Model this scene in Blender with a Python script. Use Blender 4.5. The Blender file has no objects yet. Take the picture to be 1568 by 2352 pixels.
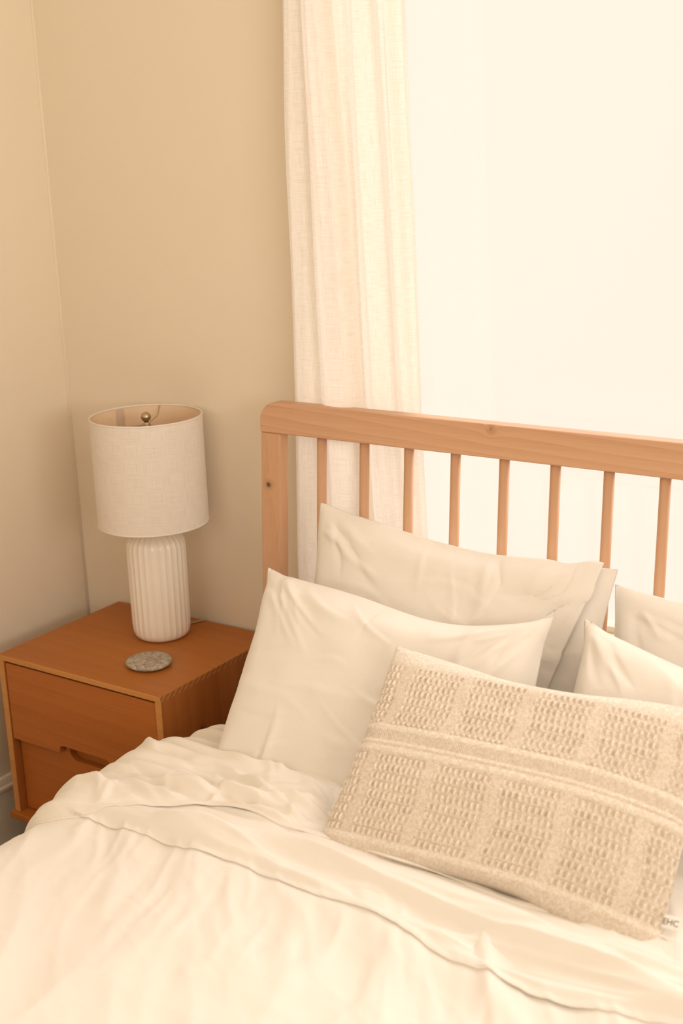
import bpy, bmesh, math, random
import numpy as np
from mathutils import Vector, Matrix

# ------------------------------------------------------------------ camera, world, light, exposure
scn = bpy.context.scene
COL = scn.collection
PI = math.pi

def make_camera():
    yaw, pitch, roll = 0.5979, 0.2797, -0.0358
    cy, sy, cp, sp = math.cos(yaw), math.sin(yaw), math.cos(pitch), math.sin(pitch)
    f = Vector((-sy * cp, cy * cp, -sp)); r = Vector((cy, sy, 0)); u = r.cross(f)
    cr, sr = math.cos(roll), math.sin(roll)
    r2 = r * cr + u * sr; u2 = u * cr - r * sr
    cd = bpy.data.cameras.new('camera')
    cd.sensor_fit = 'VERTICAL'; cd.sensor_height = 36.0; cd.sensor_width = 24.0
    cd.lens = 2968.3 / 2352.0 * 36.0
    cd.clip_start = 0.05
    cd.dof.use_dof = True; cd.dof.focus_distance = 2.55; cd.dof.aperture_fstop = 3.6
    co = bpy.data.objects.new('camera', cd)
    m = Matrix((r2, u2, -f)).transposed().to_4x4()
    m.translation = Vector((2.2518, -2.2718, 1.6711))
    co.matrix_world = m
    COL.objects.link(co); scn.camera = co
make_camera()

scn.view_settings.view_transform = 'Standard'
scn.view_settings.look = 'None'
scn.view_settings.gamma = 1.0
scn.view_settings.use_curve_mapping = False
scn.view_settings.exposure = 0.0
scn.cycles.use_denoising = True
scn.cycles.max_bounces = 10
scn.cycles.diffuse_bounces = 6
scn.cycles.transparent_max_bounces = 12
scn.cycles.sample_clamp_indirect = 6.0

world = bpy.data.worlds.new('hazy_sky'); scn.world = world
world.use_nodes = True
bg = world.node_tree.nodes['Background']
bg.inputs[0].default_value = (1.06, 0.948, 0.795, 1); bg.inputs[1].default_value = 1.0

def lamp(name, kind, loc, direction, energy, color, **kw):
    d = bpy.data.lights.new(name, kind); d.energy = energy; d.color = color
    for k, v in kw.items(): setattr(d, k, v)
    o = bpy.data.objects.new(name, d); o.location = loc
    o.rotation_euler = Vector(direction).to_track_quat('-Z', 'Y').to_euler()
    COL.objects.link(o); return o
WARM = (1.0, 0.89, 0.79)
# soft hazy daylight coming in through the window behind the bed
lamp('hazy_sun', 'SUN', (1.5, 3, 4), (-0.16, -1.0, -0.95), 3.1, (1.0, 0.91, 0.885), angle=math.radians(62))
# added upward fill lamps outside two unseen windows beside and behind the camera
lamp('side_fill_light', 'AREA', (3.66, -2.05, 1.75), (-1, 0.0, 1.3), 76, WARM, shape='RECTANGLE', size=1.7, size_y=1.5)
lamp('front_fill_light', 'AREA', (1.3, -4.26, 1.75), (0, 1, 1.3), 14, WARM, shape='RECTANGLE', size=1.7, size_y=1.5)

# ------------------------------------------------------------------ helpers
def tag(o, label=None, cat=None, group=None, kind=None):
    if label: o['label'] = label
    if cat: o['category'] = cat
    if group: o['group'] = group
    if kind: o['kind'] = kind
    return o

def empty(name, loc=(0, 0, 0)):
    o = bpy.data.objects.new(name, None); o.location = loc; o.empty_display_size = 0.05
    COL.objects.link(o); return o

def link(name, me, mat=None, parent=None, smooth=True, auto=None):
    if mat: me.materials.append(mat)
    if smooth:
        me.polygons.foreach_set('use_smooth', [True] * len(me.polygons))
    o = bpy.data.objects.new(name, me); COL.objects.link(o)
    if parent: 
        o.parent = parent
        o.matrix_parent_inverse = Matrix.Translation(-Vector(parent.location)) if parent.type == 'EMPTY' else Matrix()
    return o

def wn(o):
    m = o.modifiers.new('weighted', 'WEIGHTED_NORMAL'); m.keep_sharp = True; return o

def bm_obj(name, bm, mat, parent=None, smooth=False):
    me = bpy.data.meshes.new(name); bm.normal_update(); bm.to_mesh(me); bm.free()
    return link(name, me, mat, parent, smooth)

def add_box(bm, lo, hi, bevel=0.0, seg=2):
    lo, hi = Vector(lo), Vector(hi)
    r = bmesh.ops.create_cube(bm, size=1.0)
    vs = r['verts']
    for v in vs:
        v.co = Vector(((v.co.x + .5) * (hi.x - lo.x) + lo.x, (v.co.y + .5) * (hi.y - lo.y) + lo.y, (v.co.z + .5) * (hi.z - lo.z) + lo.z))
    if bevel:
        es = list({e for v in vs for e in v.link_edges})
        bmesh.ops.bevel(bm, geom=es, offset=bevel, segments=seg, affect='EDGES', profile=0.5)

def box(name, lo, hi, mat, parent=None, bevel=0.0, seg=2):
    bm = bmesh.new(); add_box(bm, lo, hi, bevel, seg)
    o = bm_obj(name, bm, mat, parent, smooth=bevel > 0)
    if bevel: wn(o)
    return o

def lathe(name, prof, mat, parent=None, seg=48, center=(0, 0, 0), closed_ends=True):
    n = len(prof); vs = []; fs = []
    for k in range(seg):
        a = 2 * PI * k / seg
        for r, z in prof: vs.append((center[0] + r * math.cos(a), center[1] + r * math.sin(a), center[2] + z))
    for k in range(seg):
        k2 = (k + 1) % seg
        for i in range(n - 1): fs.append((k * n + i, k2 * n + i, k2 * n + i + 1, k * n + i + 1))
    if closed_ends:
        fs.append(tuple(k * n for k in range(seg))[::-1]); fs.append(tuple(k * n + n - 1 for k in range(seg)))
    me = bpy.data.meshes.new(name); me.from_pydata(vs, [], fs); me.update()
    return link(name, me, mat, parent)

def tube(name, pts, rad, mat, parent=None, seg=10):
    pts = [Vector(p) for p in pts]; vs = []; fs = []
    up = Vector((0, 0, 1))
    for i, p in enumerate(pts):
        t = (pts[min(i + 1, len(pts) - 1)] - pts[max(i - 1, 0)]).normalized()
        a = t.cross(up)
        if a.length < 1e-3: a = t.cross(Vector((1, 0, 0)))
        a.normalize(); b = t.cross(a)
        for k in range(seg):
            q = 2 * PI * k / seg
            vs.append(p + (a * math.cos(q) + b * math.sin(q)) * rad)
    for i in range(len(pts) - 1):
        for k in range(seg):
            k2 = (k + 1) % seg
            fs.append((i * seg + k, i * seg + k2, (i + 1) * seg + k2, (i + 1) * seg + k))
    fs.append(tuple(range(seg))[::-1]); fs.append(tuple((len(pts) - 1) * seg + k for k in range(seg)))
    me = bpy.data.meshes.new(name); me.from_pydata([tuple(v) for v in vs], [], fs); me.update()
    return link(name, me, mat, parent)

def extrude_poly(name, poly, y0, y1, mat, parent=None, bevel=0.0):
    """polygon in (x, z) extruded along y"""
    bm = bmesh.new()
    vs = [bm.verts.new((x, y0, z)) for x, z in poly]
    f = bm.faces.new(vs)
    r = bmesh.ops.extrude_face_region(bm, geom=[f])
    for e in r['geom']:
        if isinstance(e, bmesh.types.BMVert): e.co.y = y1
    bmesh.ops.recalc_face_normals(bm, faces=bm.faces)
    if bevel:
        es = [e for e in bm.edges if len(e.link_faces) == 2 and e.calc_face_angle() > 0.6]
        bmesh.ops.bevel(bm, geom=es, offset=bevel, segments=2, affect='EDGES', profile=0.5)
    o = bm_obj(name, bm, mat, parent, smooth=True); wn(o)
    return o

def grid_mesh(name, P, mat, parent=None, uv=None, colors=None):
    ny, nx = P.shape[:2]
    idx = np.arange(nx * ny).reshape(ny, nx)
    f = np.stack([idx[:-1, :-1], idx[:-1, 1:], idx[1:, 1:], idx[1:, :-1]], -1).reshape(-1, 4)
    me = bpy.data.meshes.new(name)
    me.vertices.add(nx * ny); me.vertices.foreach_set('co', P.reshape(-1).astype(np.float32))
    me.loops.add(f.size); me.loops.foreach_set('vertex_index', f.reshape(-1).astype(np.int32))
    me.polygons.add(len(f)); me.polygons.foreach_set('loop_start', np.arange(0, f.size, 4, dtype=np.int32))
    me.update(calc_edges=True); me.validate()
    if uv is not None:
        l = me.uv_layers.new(name='UVMap'); l.data.foreach_set('uv', uv.reshape(-1, 2)[f.reshape(-1)].reshape(-1).astype(np.float32))
    return link(name, me, mat, parent)

_perm = {}
def pnoise(x, y, seed=0):
    if seed not in _perm:
        rs = np.random.RandomState(seed + 11); _perm[seed] = rs.rand(256, 256) * 2 * PI
    A = _perm[seed]
    xi = np.floor(x).astype(int); yi = np.floor(y).astype(int); xf = x - xi; yf = y - yi
    u = xf ** 3 * (xf * (xf * 6 - 15) + 10); v = yf ** 3 * (yf * (yf * 6 - 15) + 10)
    def g(i, j):
        a = A[(yi + j) % 256, (xi + i) % 256]
        return np.cos(a) * (xf - i) + np.sin(a) * (yf - j)
    return ((g(0, 0) * (1 - u) + g(1, 0) * u) * (1 - v) + (g(0, 1) * (1 - u) + g(1, 1) * u) * v) * 1.5

def ridge(x, y, ang, lx, ly, seed, sharp=2.0, warp=0.35):
    """crumpled-cloth creases, long in direction ang"""
    c, s = math.cos(ang), math.sin(ang)
    a = (x * c + y * s) / lx; b = (-x * s + y * c) / ly
    b = b + warp * pnoise(a * 0.9 + 3.1, b * 0.5, seed + 1)
    return np.clip(1 - np.abs(pnoise(a, b, seed)) * 2.0, 0, 1) ** sharp

def creases(x, y, items):
    """single pulled creases: (x0, y0, angle, length, width, height, curve)"""
    h = np.zeros_like(x)
    for x0, y0, an, ln, w, am, cu in items:
        c, s_ = math.cos(an), math.sin(an)
        a = ((x - x0) * c + (y - y0) * s_) / ln
        m = (a > 0) & (a < 1)
        if not m.any(): continue
        am_ = a[m]
        b = (-(x[m] - x0) * s_ + (y[m] - y0) * c) - cu * ln * (am_ * (1 - am_)) * 4
        ww = np.where(b > 0, w, w * 1.9)
        h[m] += am * np.exp(-(b / ww) ** 2) * np.sin(PI * am_) ** 0.8
    return h

def sstep(a, b, x):
    t = np.clip((x - a) / (b - a), 0, 1); return t * t * (3 - 2 * t)

# ------------------------------------------------------------------ materials
class NT:
    def __init__(self, name):
        self.m = bpy.data.materials.new(name); self.m.use_nodes = True
        self.t = self.m.node_tree; self.t.nodes.clear()
        self.out = self.n('ShaderNodeOutputMaterial')
    def n(self, typ, **kw):
        nd = self.t.nodes.new(typ)
        for k, v in kw.items(): setattr(nd, k, v)
        return nd
    def l(self, a, b): self.t.links.new(a, b)
    def bsdf(self, color=None, rough=0.6, **kw):
        b = self.n('ShaderNodeBsdfPrincipled')
        if color is not None: b.inputs['Base Color'].default_value = (*color, 1)
        b.inputs['Roughness'].default_value = rough
        for k, v in kw.items(): b.inputs[k.replace('_', ' ')].default_value = v
        return b
    def coords(self, kind='Object', scale=(1, 1, 1), rot=(0, 0, 0), loc=(0, 0, 0)):
        c = self.n('ShaderNodeTexCoord'); mp = self.n('ShaderNodeMapping')
        mp.inputs['Scale'].default_value = scale; mp.inputs['Rotation'].default_value = rot; mp.inputs['Location'].default_value = loc
        self.l(c.outputs[kind], mp.inputs[0]); return mp.outputs[0]
    def noise(self, vec, scale, detail=3, rough=0.5):
        n = self.n('ShaderNodeTexNoise'); n.inputs['Scale'].default_value = scale
        n.inputs['Detail'].default_value = detail; n.inputs['Roughness'].default_value = rough
        self.l(vec, n.inputs['Vector']); return n.outputs['Fac']
    def ramp(self, fac, stops):
        r = self.n('ShaderNodeValToRGB'); e = r.color_ramp.elements
        while len(e) > 1: e.remove(e[-1])
        e[0].position = stops[0][0]; e[0].color = (*stops[0][1], 1)
        for p, c in stops[1:]:
            k = e.new(p); k.color = (*c, 1)
        self.l(fac, r.inputs[0]); return r.outputs[0]
    def math(self, op, a, b=None, clamp=False):
        m = self.n('ShaderNodeMath', operation=op, use_clamp=clamp)
        for i, v in enumerate((a, b)):
            if v is None: continue
            if isinstance(v, (int, float)): m.inputs[i].default_value = v
            else: self.l(v, m.inputs[i])
        return m.outputs[0]
    def mix(self, fac, a, b, mode='MIX'):
        m = self.n('ShaderNodeMix', data_type='RGBA', blend_type=mode)
        for i, v in ((0, fac), (6, a), (7, b)):
            if isinstance(v, (int, float)): m.inputs[i].default_value = v
            elif isinstance(v, tuple): m.inputs[i].default_value = (*v, 1)
            else: self.l(v, m.inputs[i])
        return m.outputs[2]
    def bump(self, h, strength, dist, prev=None):
        b = self.n('ShaderNodeBump'); b.inputs['Strength'].default_value = strength; b.inputs['Distance'].default_value = dist
        self.l(h, b.inputs['Height'])
        if prev is not None: self.l(prev, b.inputs['Normal'])
        return b.outputs[0]
    def done(self, b): self.l(b.outputs[0], self.out.inputs[0]); return self.m

def paint(name, col, bump=0.12, rough=0.75):
    t = NT(name); v = t.coords('Object')
    b = t.bsdf(col, rough)
    b.inputs['Specular IOR Level'].default_value = 0.25
    n = t.noise(v, 260, 3); n2 = t.noise(v, 2.2, 2)
    c = t.mix(t.math('MULTIPLY', n2, 0.10), tuple(col), tuple(x * 0.9 for x in col)); t.l(c, b.inputs['Base Color'])
    t.l(t.bump(n, bump, 0.001), b.inputs['Normal'])
    return t.done(b)

def wood(name, axis, dark, mid, light, ring=26.0, rough=0.42, knots=(), seedloc=(0, 0, 0), contrast=0.10):
    """pine: long grain along axis, soft growth rings, optional knots (object space position, radius)"""
    t = NT(name)
    sc = [1.0, 1.0, 1.0]; sc['xyz'.index(axis)] = 0.05
    base = t.coords('Object', loc=seedloc)
    v = base
    if knots:   # the rings bend round each knot
        for (kp, kr) in knots:
            d = t.n('ShaderNodeVectorMath', operation='DISTANCE'); t.l(t.coords('Object'), d.inputs[0]); d.inputs[1].default_value = kp
            g = t.math('DIVIDE', kr * kr * 2.0, t.math('ADD', t.math('POWER', d.outputs['Value'], 2.0), kr * kr * 2.5))
            add = t.n('ShaderNodeVectorMath', operation='ADD')
            cb = t.n('ShaderNodeCombineXYZ'); 
            for i in range(3):
                if 'xyz'[i] != axis: t.l(t.math('MULTIPLY', g, 0.03), cb.inputs[i])
            t.l(v, add.inputs[0]); t.l(cb.outputs[0], add.inputs[1]); v = add.outputs[0]
    mp = t.n('ShaderNodeMapping'); mp.inputs['Scale'].default_value = sc; t.l(v, mp.inputs[0])
    sc2 = [1.0, 1.0, 1.0]; sc2['xyz'.index(axis)] = 0.012
    mp2 = t.n('ShaderNodeMapping'); mp2.inputs['Scale'].default_value = sc2; t.l(v, mp2.inputs[0])
    big = t.noise(mp.outputs[0], 7.0, 2)
    rings = t.n('ShaderNodeTexWave', wave_type='BANDS', bands_direction='DIAGONAL', wave_profile='SAW')
    rings.inputs['Scale'].default_value = ring; rings.inputs['Distortion'].default_value = 5.0
    rings.inputs['Detail'].default_value = 2.0; rings.inputs['Detail Scale'].default_value = 0.8
    t.l(mp.outputs[0], rings.inputs['Vector'])
    fine = t.noise(mp2.outputs[0], 420, 2)
    f = t.math('ADD', t.math('MULTIPLY', rings.outputs['Fac'], contrast), t.math('ADD', t.math('MULTIPLY', big, 0.62), t.math('MULTIPLY', fine, 0.30)))
    col = t.ramp(f, [(0.28, light), (0.55, mid), (0.95, dark)])
    for (kp, kr) in knots:
        d = t.n('ShaderNodeVectorMath', operation='DISTANCE'); t.l(t.coords('Object'), d.inputs[0]); d.inputs[1].default_value = kp
        w = t.math('ADD', d.outputs['Value'], t.math('MULTIPLY', t.math('SUBTRACT', t.noise(base, 160, 2), 0.5), kr * 1.1))
        col = t.mix(t.math('SUBTRACT', 1.0, t.math('DIVIDE', w, kr * 3.2), clamp=True), col, dark)
        col = t.mix(t.math('MULTIPLY', t.math('SUBTRACT', 1.35, t.math('DIVIDE', w, kr), clamp=True), 0.9, clamp=True), col, (0.045, 0.022, 0.014))
    b = t.bsdf(None, rough); t.l(col, b.inputs['Base Color'])
    b.inputs['Specular IOR Level'].default_value = 0.35
    t.l(t.bump(fine, 0.06, 0.001), b.inputs['Normal'])
    return t.done(b)

def fabric(name, col, weave=900, bump=0.15, sheen=0.15, wrinkle=0.0, rough=0.9):
    t = NT(name); v = t.coords('Object')
    b = t.bsdf(col, rough); b.inputs['Specular IOR Level'].default_value = 0.12
    b.inputs['Sheen Weight'].default_value = sheen; b.inputs['Sheen Roughness'].default_value = 0.5
    n = t.noise(v, weave, 2)
    nr = t.bump(n, bump, 0.0006)
    if wrinkle:
        w = t.noise(v, 38, 4, 0.6)
        nr = t.bump(w, wrinkle, 0.006, nr)
    t.l(nr, b.inputs['Normal'])
    return t.done(b)

M_WALL = paint('wall_paint', (0.80, 0.712, 0.575))
M_CEIL = paint('ceiling_paint', (0.88, 0.85, 0.79))
M_TRIM = paint('trim_paint', (0.80, 0.74, 0.62), 0.05, 0.5)
M_FLOOR = wood('floor_wood', 'y', (0.12, 0.07, 0.03), (0.20, 0.12, 0.06), (0.26, 0.17, 0.09))
D, Mi, L = (0.30, 0.088, 0.012), (0.40, 0.13, 0.019), (0.47, 0.17, 0.030)
M_NS_TOP = wood('nightstand_top_wood', 'x', D, Mi, L, ring=14)
M_NS_FRONT = wood('nightstand_front_wood', 'x', (0.30, 0.082, 0.013), (0.43, 0.132, 0.022), (0.51, 0.17, 0.032), ring=16, seedloc=(0.3, 0.2, 0.7))
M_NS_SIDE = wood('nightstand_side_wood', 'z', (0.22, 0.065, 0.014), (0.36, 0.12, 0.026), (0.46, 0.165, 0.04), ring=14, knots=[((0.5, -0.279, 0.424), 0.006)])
def endgrain_mat():
    t = NT('nightstand_end_grain'); v = t.coords('Object', rot=(0.9, 0, 0))
    w = t.n('ShaderNodeTexWave', wave_type='BANDS', bands_direction='Y', wave_profile='SAW'); w.inputs['Scale'].default_value = 26; w.inputs['Distortion'].default_value = 1.2
    t.l(v, w.inputs['Vector'])
    c = t.ramp(w.outputs['Fac'], [(0.0, (0.50, 0.22, 0.06)), (0.55, (0.42, 0.16, 0.04)), (1.0, (0.20, 0.07, 0.018))])
    b = t.bsdf(None, 0.5); t.l(c, b.inputs['Base Color']); return t.done(b)
M_NS_END = endgrain_mat()
M_NS_EDGE = wood('nightstand_edge_wood', 'x', (0.42, 0.17, 0.04), (0.56, 0.25, 0.07), (0.66, 0.32, 0.10), ring=14)
HD, HM, HL = (0.42, 0.22, 0.115), (0.59, 0.345, 0.205), (0.66, 0.41, 0.25)  # headboard pine paled: the window haze is put into its colour
M_RAIL = wood('headboard_rail_wood', 'x', HD, HM, HL, ring=30, contrast=0.20, knots=[((1.135, -0.12, 1.132), 0.0045)])
M_POST = wood('headboard_post_wood', 'z', HD, HM, HL, ring=12, knots=[((0.602, -0.125, 0.962), 0.0055)])
M_SPIN = wood('spindle_wood', 'z', HD, HM, HL, ring=18)
COTTON = (0.83, 0.795, 0.74)
M_PILLOW = fabric('pillow_cotton', COTTON, wrinkle=0.14)
M_DUVET = fabric('duvet_cotton', COTTON, wrinkle=0.12)
M_SHEET = fabric('sheet_cotton', (0.83, 0.785, 0.72), wrinkle=0.14)
M_MATT = fabric('mattress_cotton', (0.80, 0.73, 0.62))
M_CERAMIC = NT('lamp_ceramic'); 
_b = M_CERAMIC.bsdf((0.87, 0.81, 0.72), 0.28); _b.inputs['Coat Weight'].default_value = 0.3; _b.inputs['Coat Roughness'].default_value = 0.1
M_CERAMIC = M_CERAMIC.done(_b)
M_BRASS = NT('brushed_nickel'); _b = M_BRASS.bsdf((0.50, 0.41, 0.29), 0.32, Metallic=1.0); M_BRASS = M_BRASS.done(_b)
M_CORD = NT('cord_plastic'); _b = M_CORD.bsdf((0.40, 0.30, 0.17), 0.5); M_CORD = M_CORD.done(_b)

def linen(name, col, trans, weave_u=1.0):
    t = NT(name)
    v1 = t.coords('UV', scale=(900, 26, 1)); v2 = t.coords('UV', scale=(22, 900, 1))
    n1 = t.noise(v1, 1.0, 2); n2 = t.noise(v2, 1.0, 2)
    th = t.math('MULTIPLY', t.math('ADD', n1, n2), 0.5)
    c = t.ramp(th, [(0.30, tuple(x * y for x, y in zip(col, (0.86, 0.82, 0.76)))), (0.55, col), (0.75, tuple(min(1, x * 1.05) for x in col))])
    d = t.bsdf(None, 0.95); d.inputs['Specular IOR Level'].default_value = 0.05; t.l(c, d.inputs['Base Color'])
    tr = t.n('ShaderNodeBsdfTranslucent'); t.l(c, tr.inputs[0])
    mx = t.n('ShaderNodeMixShader'); mx.inputs[0].default_value = trans
    nb = t.bump(th, 0.3, 0.0008); t.l(nb, d.inputs['Normal'])
    t.l(d.outputs[0], mx.inputs[1]); t.l(tr.outputs[0], mx.inputs[2])
    return t.done(mx)
M_CURTAIN = linen('curtain_linen', (0.93, 0.89, 0.835), 0.36)
M_SHADE = linen('shade_linen', (0.87, 0.81, 0.745), 0.10)
M_LINING = NT('shade_lining'); _b = M_LINING.bsdf((0.80, 0.62, 0.44), 0.7); M_LINING = M_LINING.done(_b)  # brownish tan of the light inside the shade, put into the lining colour

def stone_mat():
    t = NT('granite'); v = t.coords('Object')
    n = t.noise(v, 95, 5, 0.7); n2 = t.noise(v, 330, 3, 0.6)
    f = t.math('ADD', t.math('MULTIPLY', n, 0.6), t.math('MULTIPLY', n2, 0.4))
    c = t.ramp(f, [(0.36, (0.12, 0.095, 0.07)), (0.46, (0.33, 0.28, 0.22)), (0.56, (0.50, 0.44, 0.36)), (0.68, (0.70, 0.63, 0.54))])
    b = t.bsdf(None, 0.6); t.l(c, b.inputs['Base Color']); t.l(t.bump(n2, 0.2, 0.001), b.inputs['Normal'])
    return t.done(b)
M_STONE = stone_mat()

def glass_mat():
    t = NT('window_glass'); tr = t.n('ShaderNodeBsdfTransparent'); gl = t.n('ShaderNodeBsdfGlossy'); gl.inputs['Roughness'].default_value = 0.02
    mx = t.n('ShaderNodeMixShader'); mx.inputs[0].default_value = 0.03
    t.l(tr.outputs[0], mx.inputs[1]); t.l(gl.outputs[0], mx.inputs[2]); return t.done(mx)
M_GLASS = glass_mat()

# ------------------------------------------------------------------ room shell
XL, XR, YB, YF, ZC = -0.1226, 3.60, 0.010, -4.20, 2.72
WX0, WX1, WZ0, WZ1 = 0.665, 2.75, 0.66, 2.52
def wall_with_hole(name, axis, pos, thick, u0, u1, hole):
    """wall slab in four pieces round a window opening; axis = normal axis"""
    bm = bmesh.new(); h0, h1, z0, z1 = hole
    for (a, b, c, d) in ((u0, h0, 0, ZC), (h1, u1, 0, ZC), (h0, h1, 0, z0), (h0, h1, z1, ZC)):
        if axis == 'y': add_box(bm, (a, min(pos, pos + thick), c), (b, max(pos, pos + thick), d))
        else: add_box(bm, (min(pos, pos + thick), a, c), (max(pos, pos + thick), b, d))
    return tag(bm_obj(name, bm, M_WALL), kind='structure')
wall_with_hole('wall_back', 'y', YB, 0.13, XL - 0.12, XR + 0.12, (WX0, WX1, WZ0, WZ1))
tag(box('wall_left', (XL - 0.12, YF, 0), (XL, YB, ZC), M_WALL), kind='structure')
wall_with_hole('wall_right', 'x', XR, 0.12, YF, YB, (-2.9, -1.2, 1.0, 2.5))
wall_with_hole('wall_front', 'y', YF, -0.12, XL - 0.12, XR + 0.12, (0.45, 2.15, 1.0, 2.5))
tag(box('ceiling', (XL - 0.12, YF - 0.12, ZC), (XR + 0.12, YB + 0.13, ZC + 0.1), M_CEIL), kind='structure')
fl = tag(box('floor', (XL - 0.12, YF - 0.12, -0.06), (XR + 0.12, YB + 0.13, -0.012), M_FLOOR), kind='structure')
# floor boards near the bed side, each its own plank
x = XL; k = 0
while x < XR - 0.01:
    w = min(0.088, XR - x)
    box('plank', (x + 0.0008, YF, -0.012), (x + w - 0.0008, YB, 0.0), M_FLOOR, fl)
    x += w

def baseboard(name, along, a0, a1, wallpos, sgn):
    """profile (offset from wall, z) swept along the wall"""
    prof = [(0, 0), (0.014, 0), (0.014, 0.135), (0.018, 0.139), (0.018, 0.147), (0.013, 0.152), (0.011, 0.160), (0.008, 0.168), (0.0, 0.171)]
    bm = bmesh.new(); rows = []
    for a in (a0, a1):
        rows.append([bm.verts.new((wallpos + sgn * o, a, z) if along == 'y' else (a, wallpos + sgn * o, z)) for o, z in prof])
    for i in range(len(prof) - 1): bm.faces.new((rows[0][i], rows[0][i + 1], rows[1][i + 1], rows[1][i]))
    bm.faces.new(rows[0]); bm.faces.new(rows[1][::-1])
    bmesh.ops.recalc_face_normals(bm, faces=bm.faces)
    return tag(bm_obj(name, bm, M_TRIM), kind='structure')
tag(tube('trim_1', [(XL + 0.001, YB - 0.001, 0.172), (XL + 0.001, YB - 0.001, ZC)], 0.0042, M_WALL), kind='structure')
baseboard('baseboard_left', 'y', YF, YB, XL, 1)
baseboard('baseboard_back', 'x', XL + 0.018, XR, YB, -1)

def window(name, axis, pos, hole, outward, mull):
    h0, h1, z0, z1 = hole
    root = tag(empty(name, ((h0 + h1) / 2, pos, z0) if axis == 'y' else (pos, (h0 + h1) / 2, z0)), kind='structure')
    def bx(nm, a, b, c, d, o0, o1, mat=M_TRIM, bev=0.003):
        p0, p1 = sorted((pos + outward * o0, pos + outward * o1))
        if axis == 'y': return box(nm, (a, p0, c), (b, p1, d), mat, root, bev)
        return box(nm, (p0, a, c), (p1, b, d), mat, root, bev)
    fw = 0.035
    bx('jamb', h0, h0 + fw, z0, z1, 0.07, 0.11); bx('jamb', h1 - fw, h1, z0, z1, 0.07, 0.11)
    bx('head', h0 + fw, h1 - fw, z1 - fw, z1, 0.07, 0.11)
    bx('bottom_rail', h0 + fw, h1 - fw, z0, z0 + fw, 0.07, 0.11)
    xs = [h0 + fw] + mull + [h1 - fw]
    for m in mull: bx('mullion', m - 0.02, m + 0.02, z0 + fw, z1 - fw, 0.07, 0.11)
    for a, b in zip(xs[:-1], xs[1:]):
        o = bx('pane', a + 0.001, b - 0.001, z0 + fw, z1 - fw, 0.088, 0.092, M_GLASS, 0)
    bx('sill', h0 + 0.0005, h1 - 0.0005, z0 + 0.0005, z0 + 0.022, -0.03, 0.0695)
    # casing round the opening
    cw = 0.06
    bx('casing', h0 - cw, h0, z0 + 0.0005, z1 + cw, -0.016, 0.0); bx('casing', h1, h1 + cw, z0 + 0.0005, z1 + cw, -0.016, 0.0)
    bx('casing', h0, h1, z1, z1 + cw, -0.016, 0.0); bx('apron', h0 - 0.04, h1 + 0.04, z0 - 0.075, z0, -0.014, 0.0)
    return root
window('window_1', 'y', YB, (WX0, WX1, WZ0, WZ1), 1, [1.75])
window('unseen_window_2', 'x', XR, (-2.9, -1.2, 1.0, 2.5), 1, [-2.05])  # unseen window, put in to go with the side fill lamp
window('unseen_window_3', 'y', YF, (0.45, 2.15, 1.0, 2.5), -1, [1.3])  # unseen window, put in to go with the front fill lamp

# ------------------------------------------------------------------ curtain and rod
def build_curtain():
    zt, zb = 2.60, 0.06
    nz, nu = 150, 260
    # key fold path (x, y) at the top and at the floor
    top = [(0.650, -0.050), (0.668, -0.060), (0.690, -0.064), (0.707, -0.052), (0.703, -0.084), (0.722, -0.098), (0.748, -0.090),
           (0.752, -0.058), (0.772, -0.045), (0.790, -0.062), (0.808, -0.070), (0.826, -0.052), (0.842, -0.046), (0.860, -0.066), (0.880, -0.070), (0.902, -0.050), (0.918, -0.056)]
    bot = [(0.622, -0.060), (0.648, -0.074), (0.680, -0.078), (0.716, -0.066), (0.735, -0.084), (0.775, -0.098), (0.822, -0.092),
           (0.834, -0.056), (0.826, -0.040), (0.850, -0.050), (0.872, -0.070), (0.892, -0.052), (0.906, -0.042), (0.922, -0.062), (0.938, -0.066), (0.952, -0.048), (0.964, -0.054)]
    def spline(pts, n):
        p = np.array(pts); q = np.vstack([2 * p[0] - p[1], p, 2 * p[-1] - p[-2]])
        t = np.linspace(0, len(p) - 1 - 1e-6, n); i = t.astype(int); f = (t - i)[:, None]
        a, b, c, d = q[i], q[i + 1], q[i + 2], q[i + 3]
        return 0.5 * (2 * b + (c - a) * f + (2 * a - 5 * b + 4 * c - d) * f ** 2 + (3 * b - a - 3 * c + d) * f ** 3)
    T, B = spline(top, nu), spline(bot, nu)
    w = np.linspace(0, 1, nz)[:, None, None]
    ww = np.clip((w * (zt - zb) - 0.35) / 1.55, 0, 1) ** 1.1
    P2 = T[None] * (1 - ww) + B[None] * ww
    z = zt - (zt - zb) * np.linspace(0, 1, nz)[:, None] * np.ones((1, nu))
    uu = np.linspace(0, 1, nu)[None] * np.ones((nz, 1))
    P2[..., 0] += 0.004 * pnoise(uu * 5, z * 2.2, 5)
    P2[..., 1] += 0.010 * pnoise(uu * 9, z * 1.4, 6) + 0.004 * pnoise(uu * 26, z * 2.0, 7)
    P = np.concatenate([P2, z[..., None]], -1)
    uv = np.stack([uu * 0.62, z], -1)
    o = grid_mesh('curtain', P, M_CURTAIN, None, uv)
    tag(o, 'sheer cream linen curtain hanging in soft folds beside the bright window', 'curtain')
    return o
build_curtain()
rod = empty('curtain_rod', (0.55, -0.07, 2.615))
tube('rod', [(0.52, -0.07, 2.615), (2.95, -0.07, 2.615)], 0.011, M_BRASS, rod, 16)
for xx in (0.505, 2.965): lathe('finial', [(0.001, -0.02), (0.016, -0.012), (0.02, 0), (0.016, 0.012), (0.001, 0.02)], M_BRASS, rod, 20, (xx, -0.07, 2.615))
for xx in (0.6, 2.85): tube('bracket', [(xx, YB, 2.60), (xx, -0.06, 2.60), (xx, -0.07, 2.606)], 0.006, M_BRASS, rod)
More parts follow.
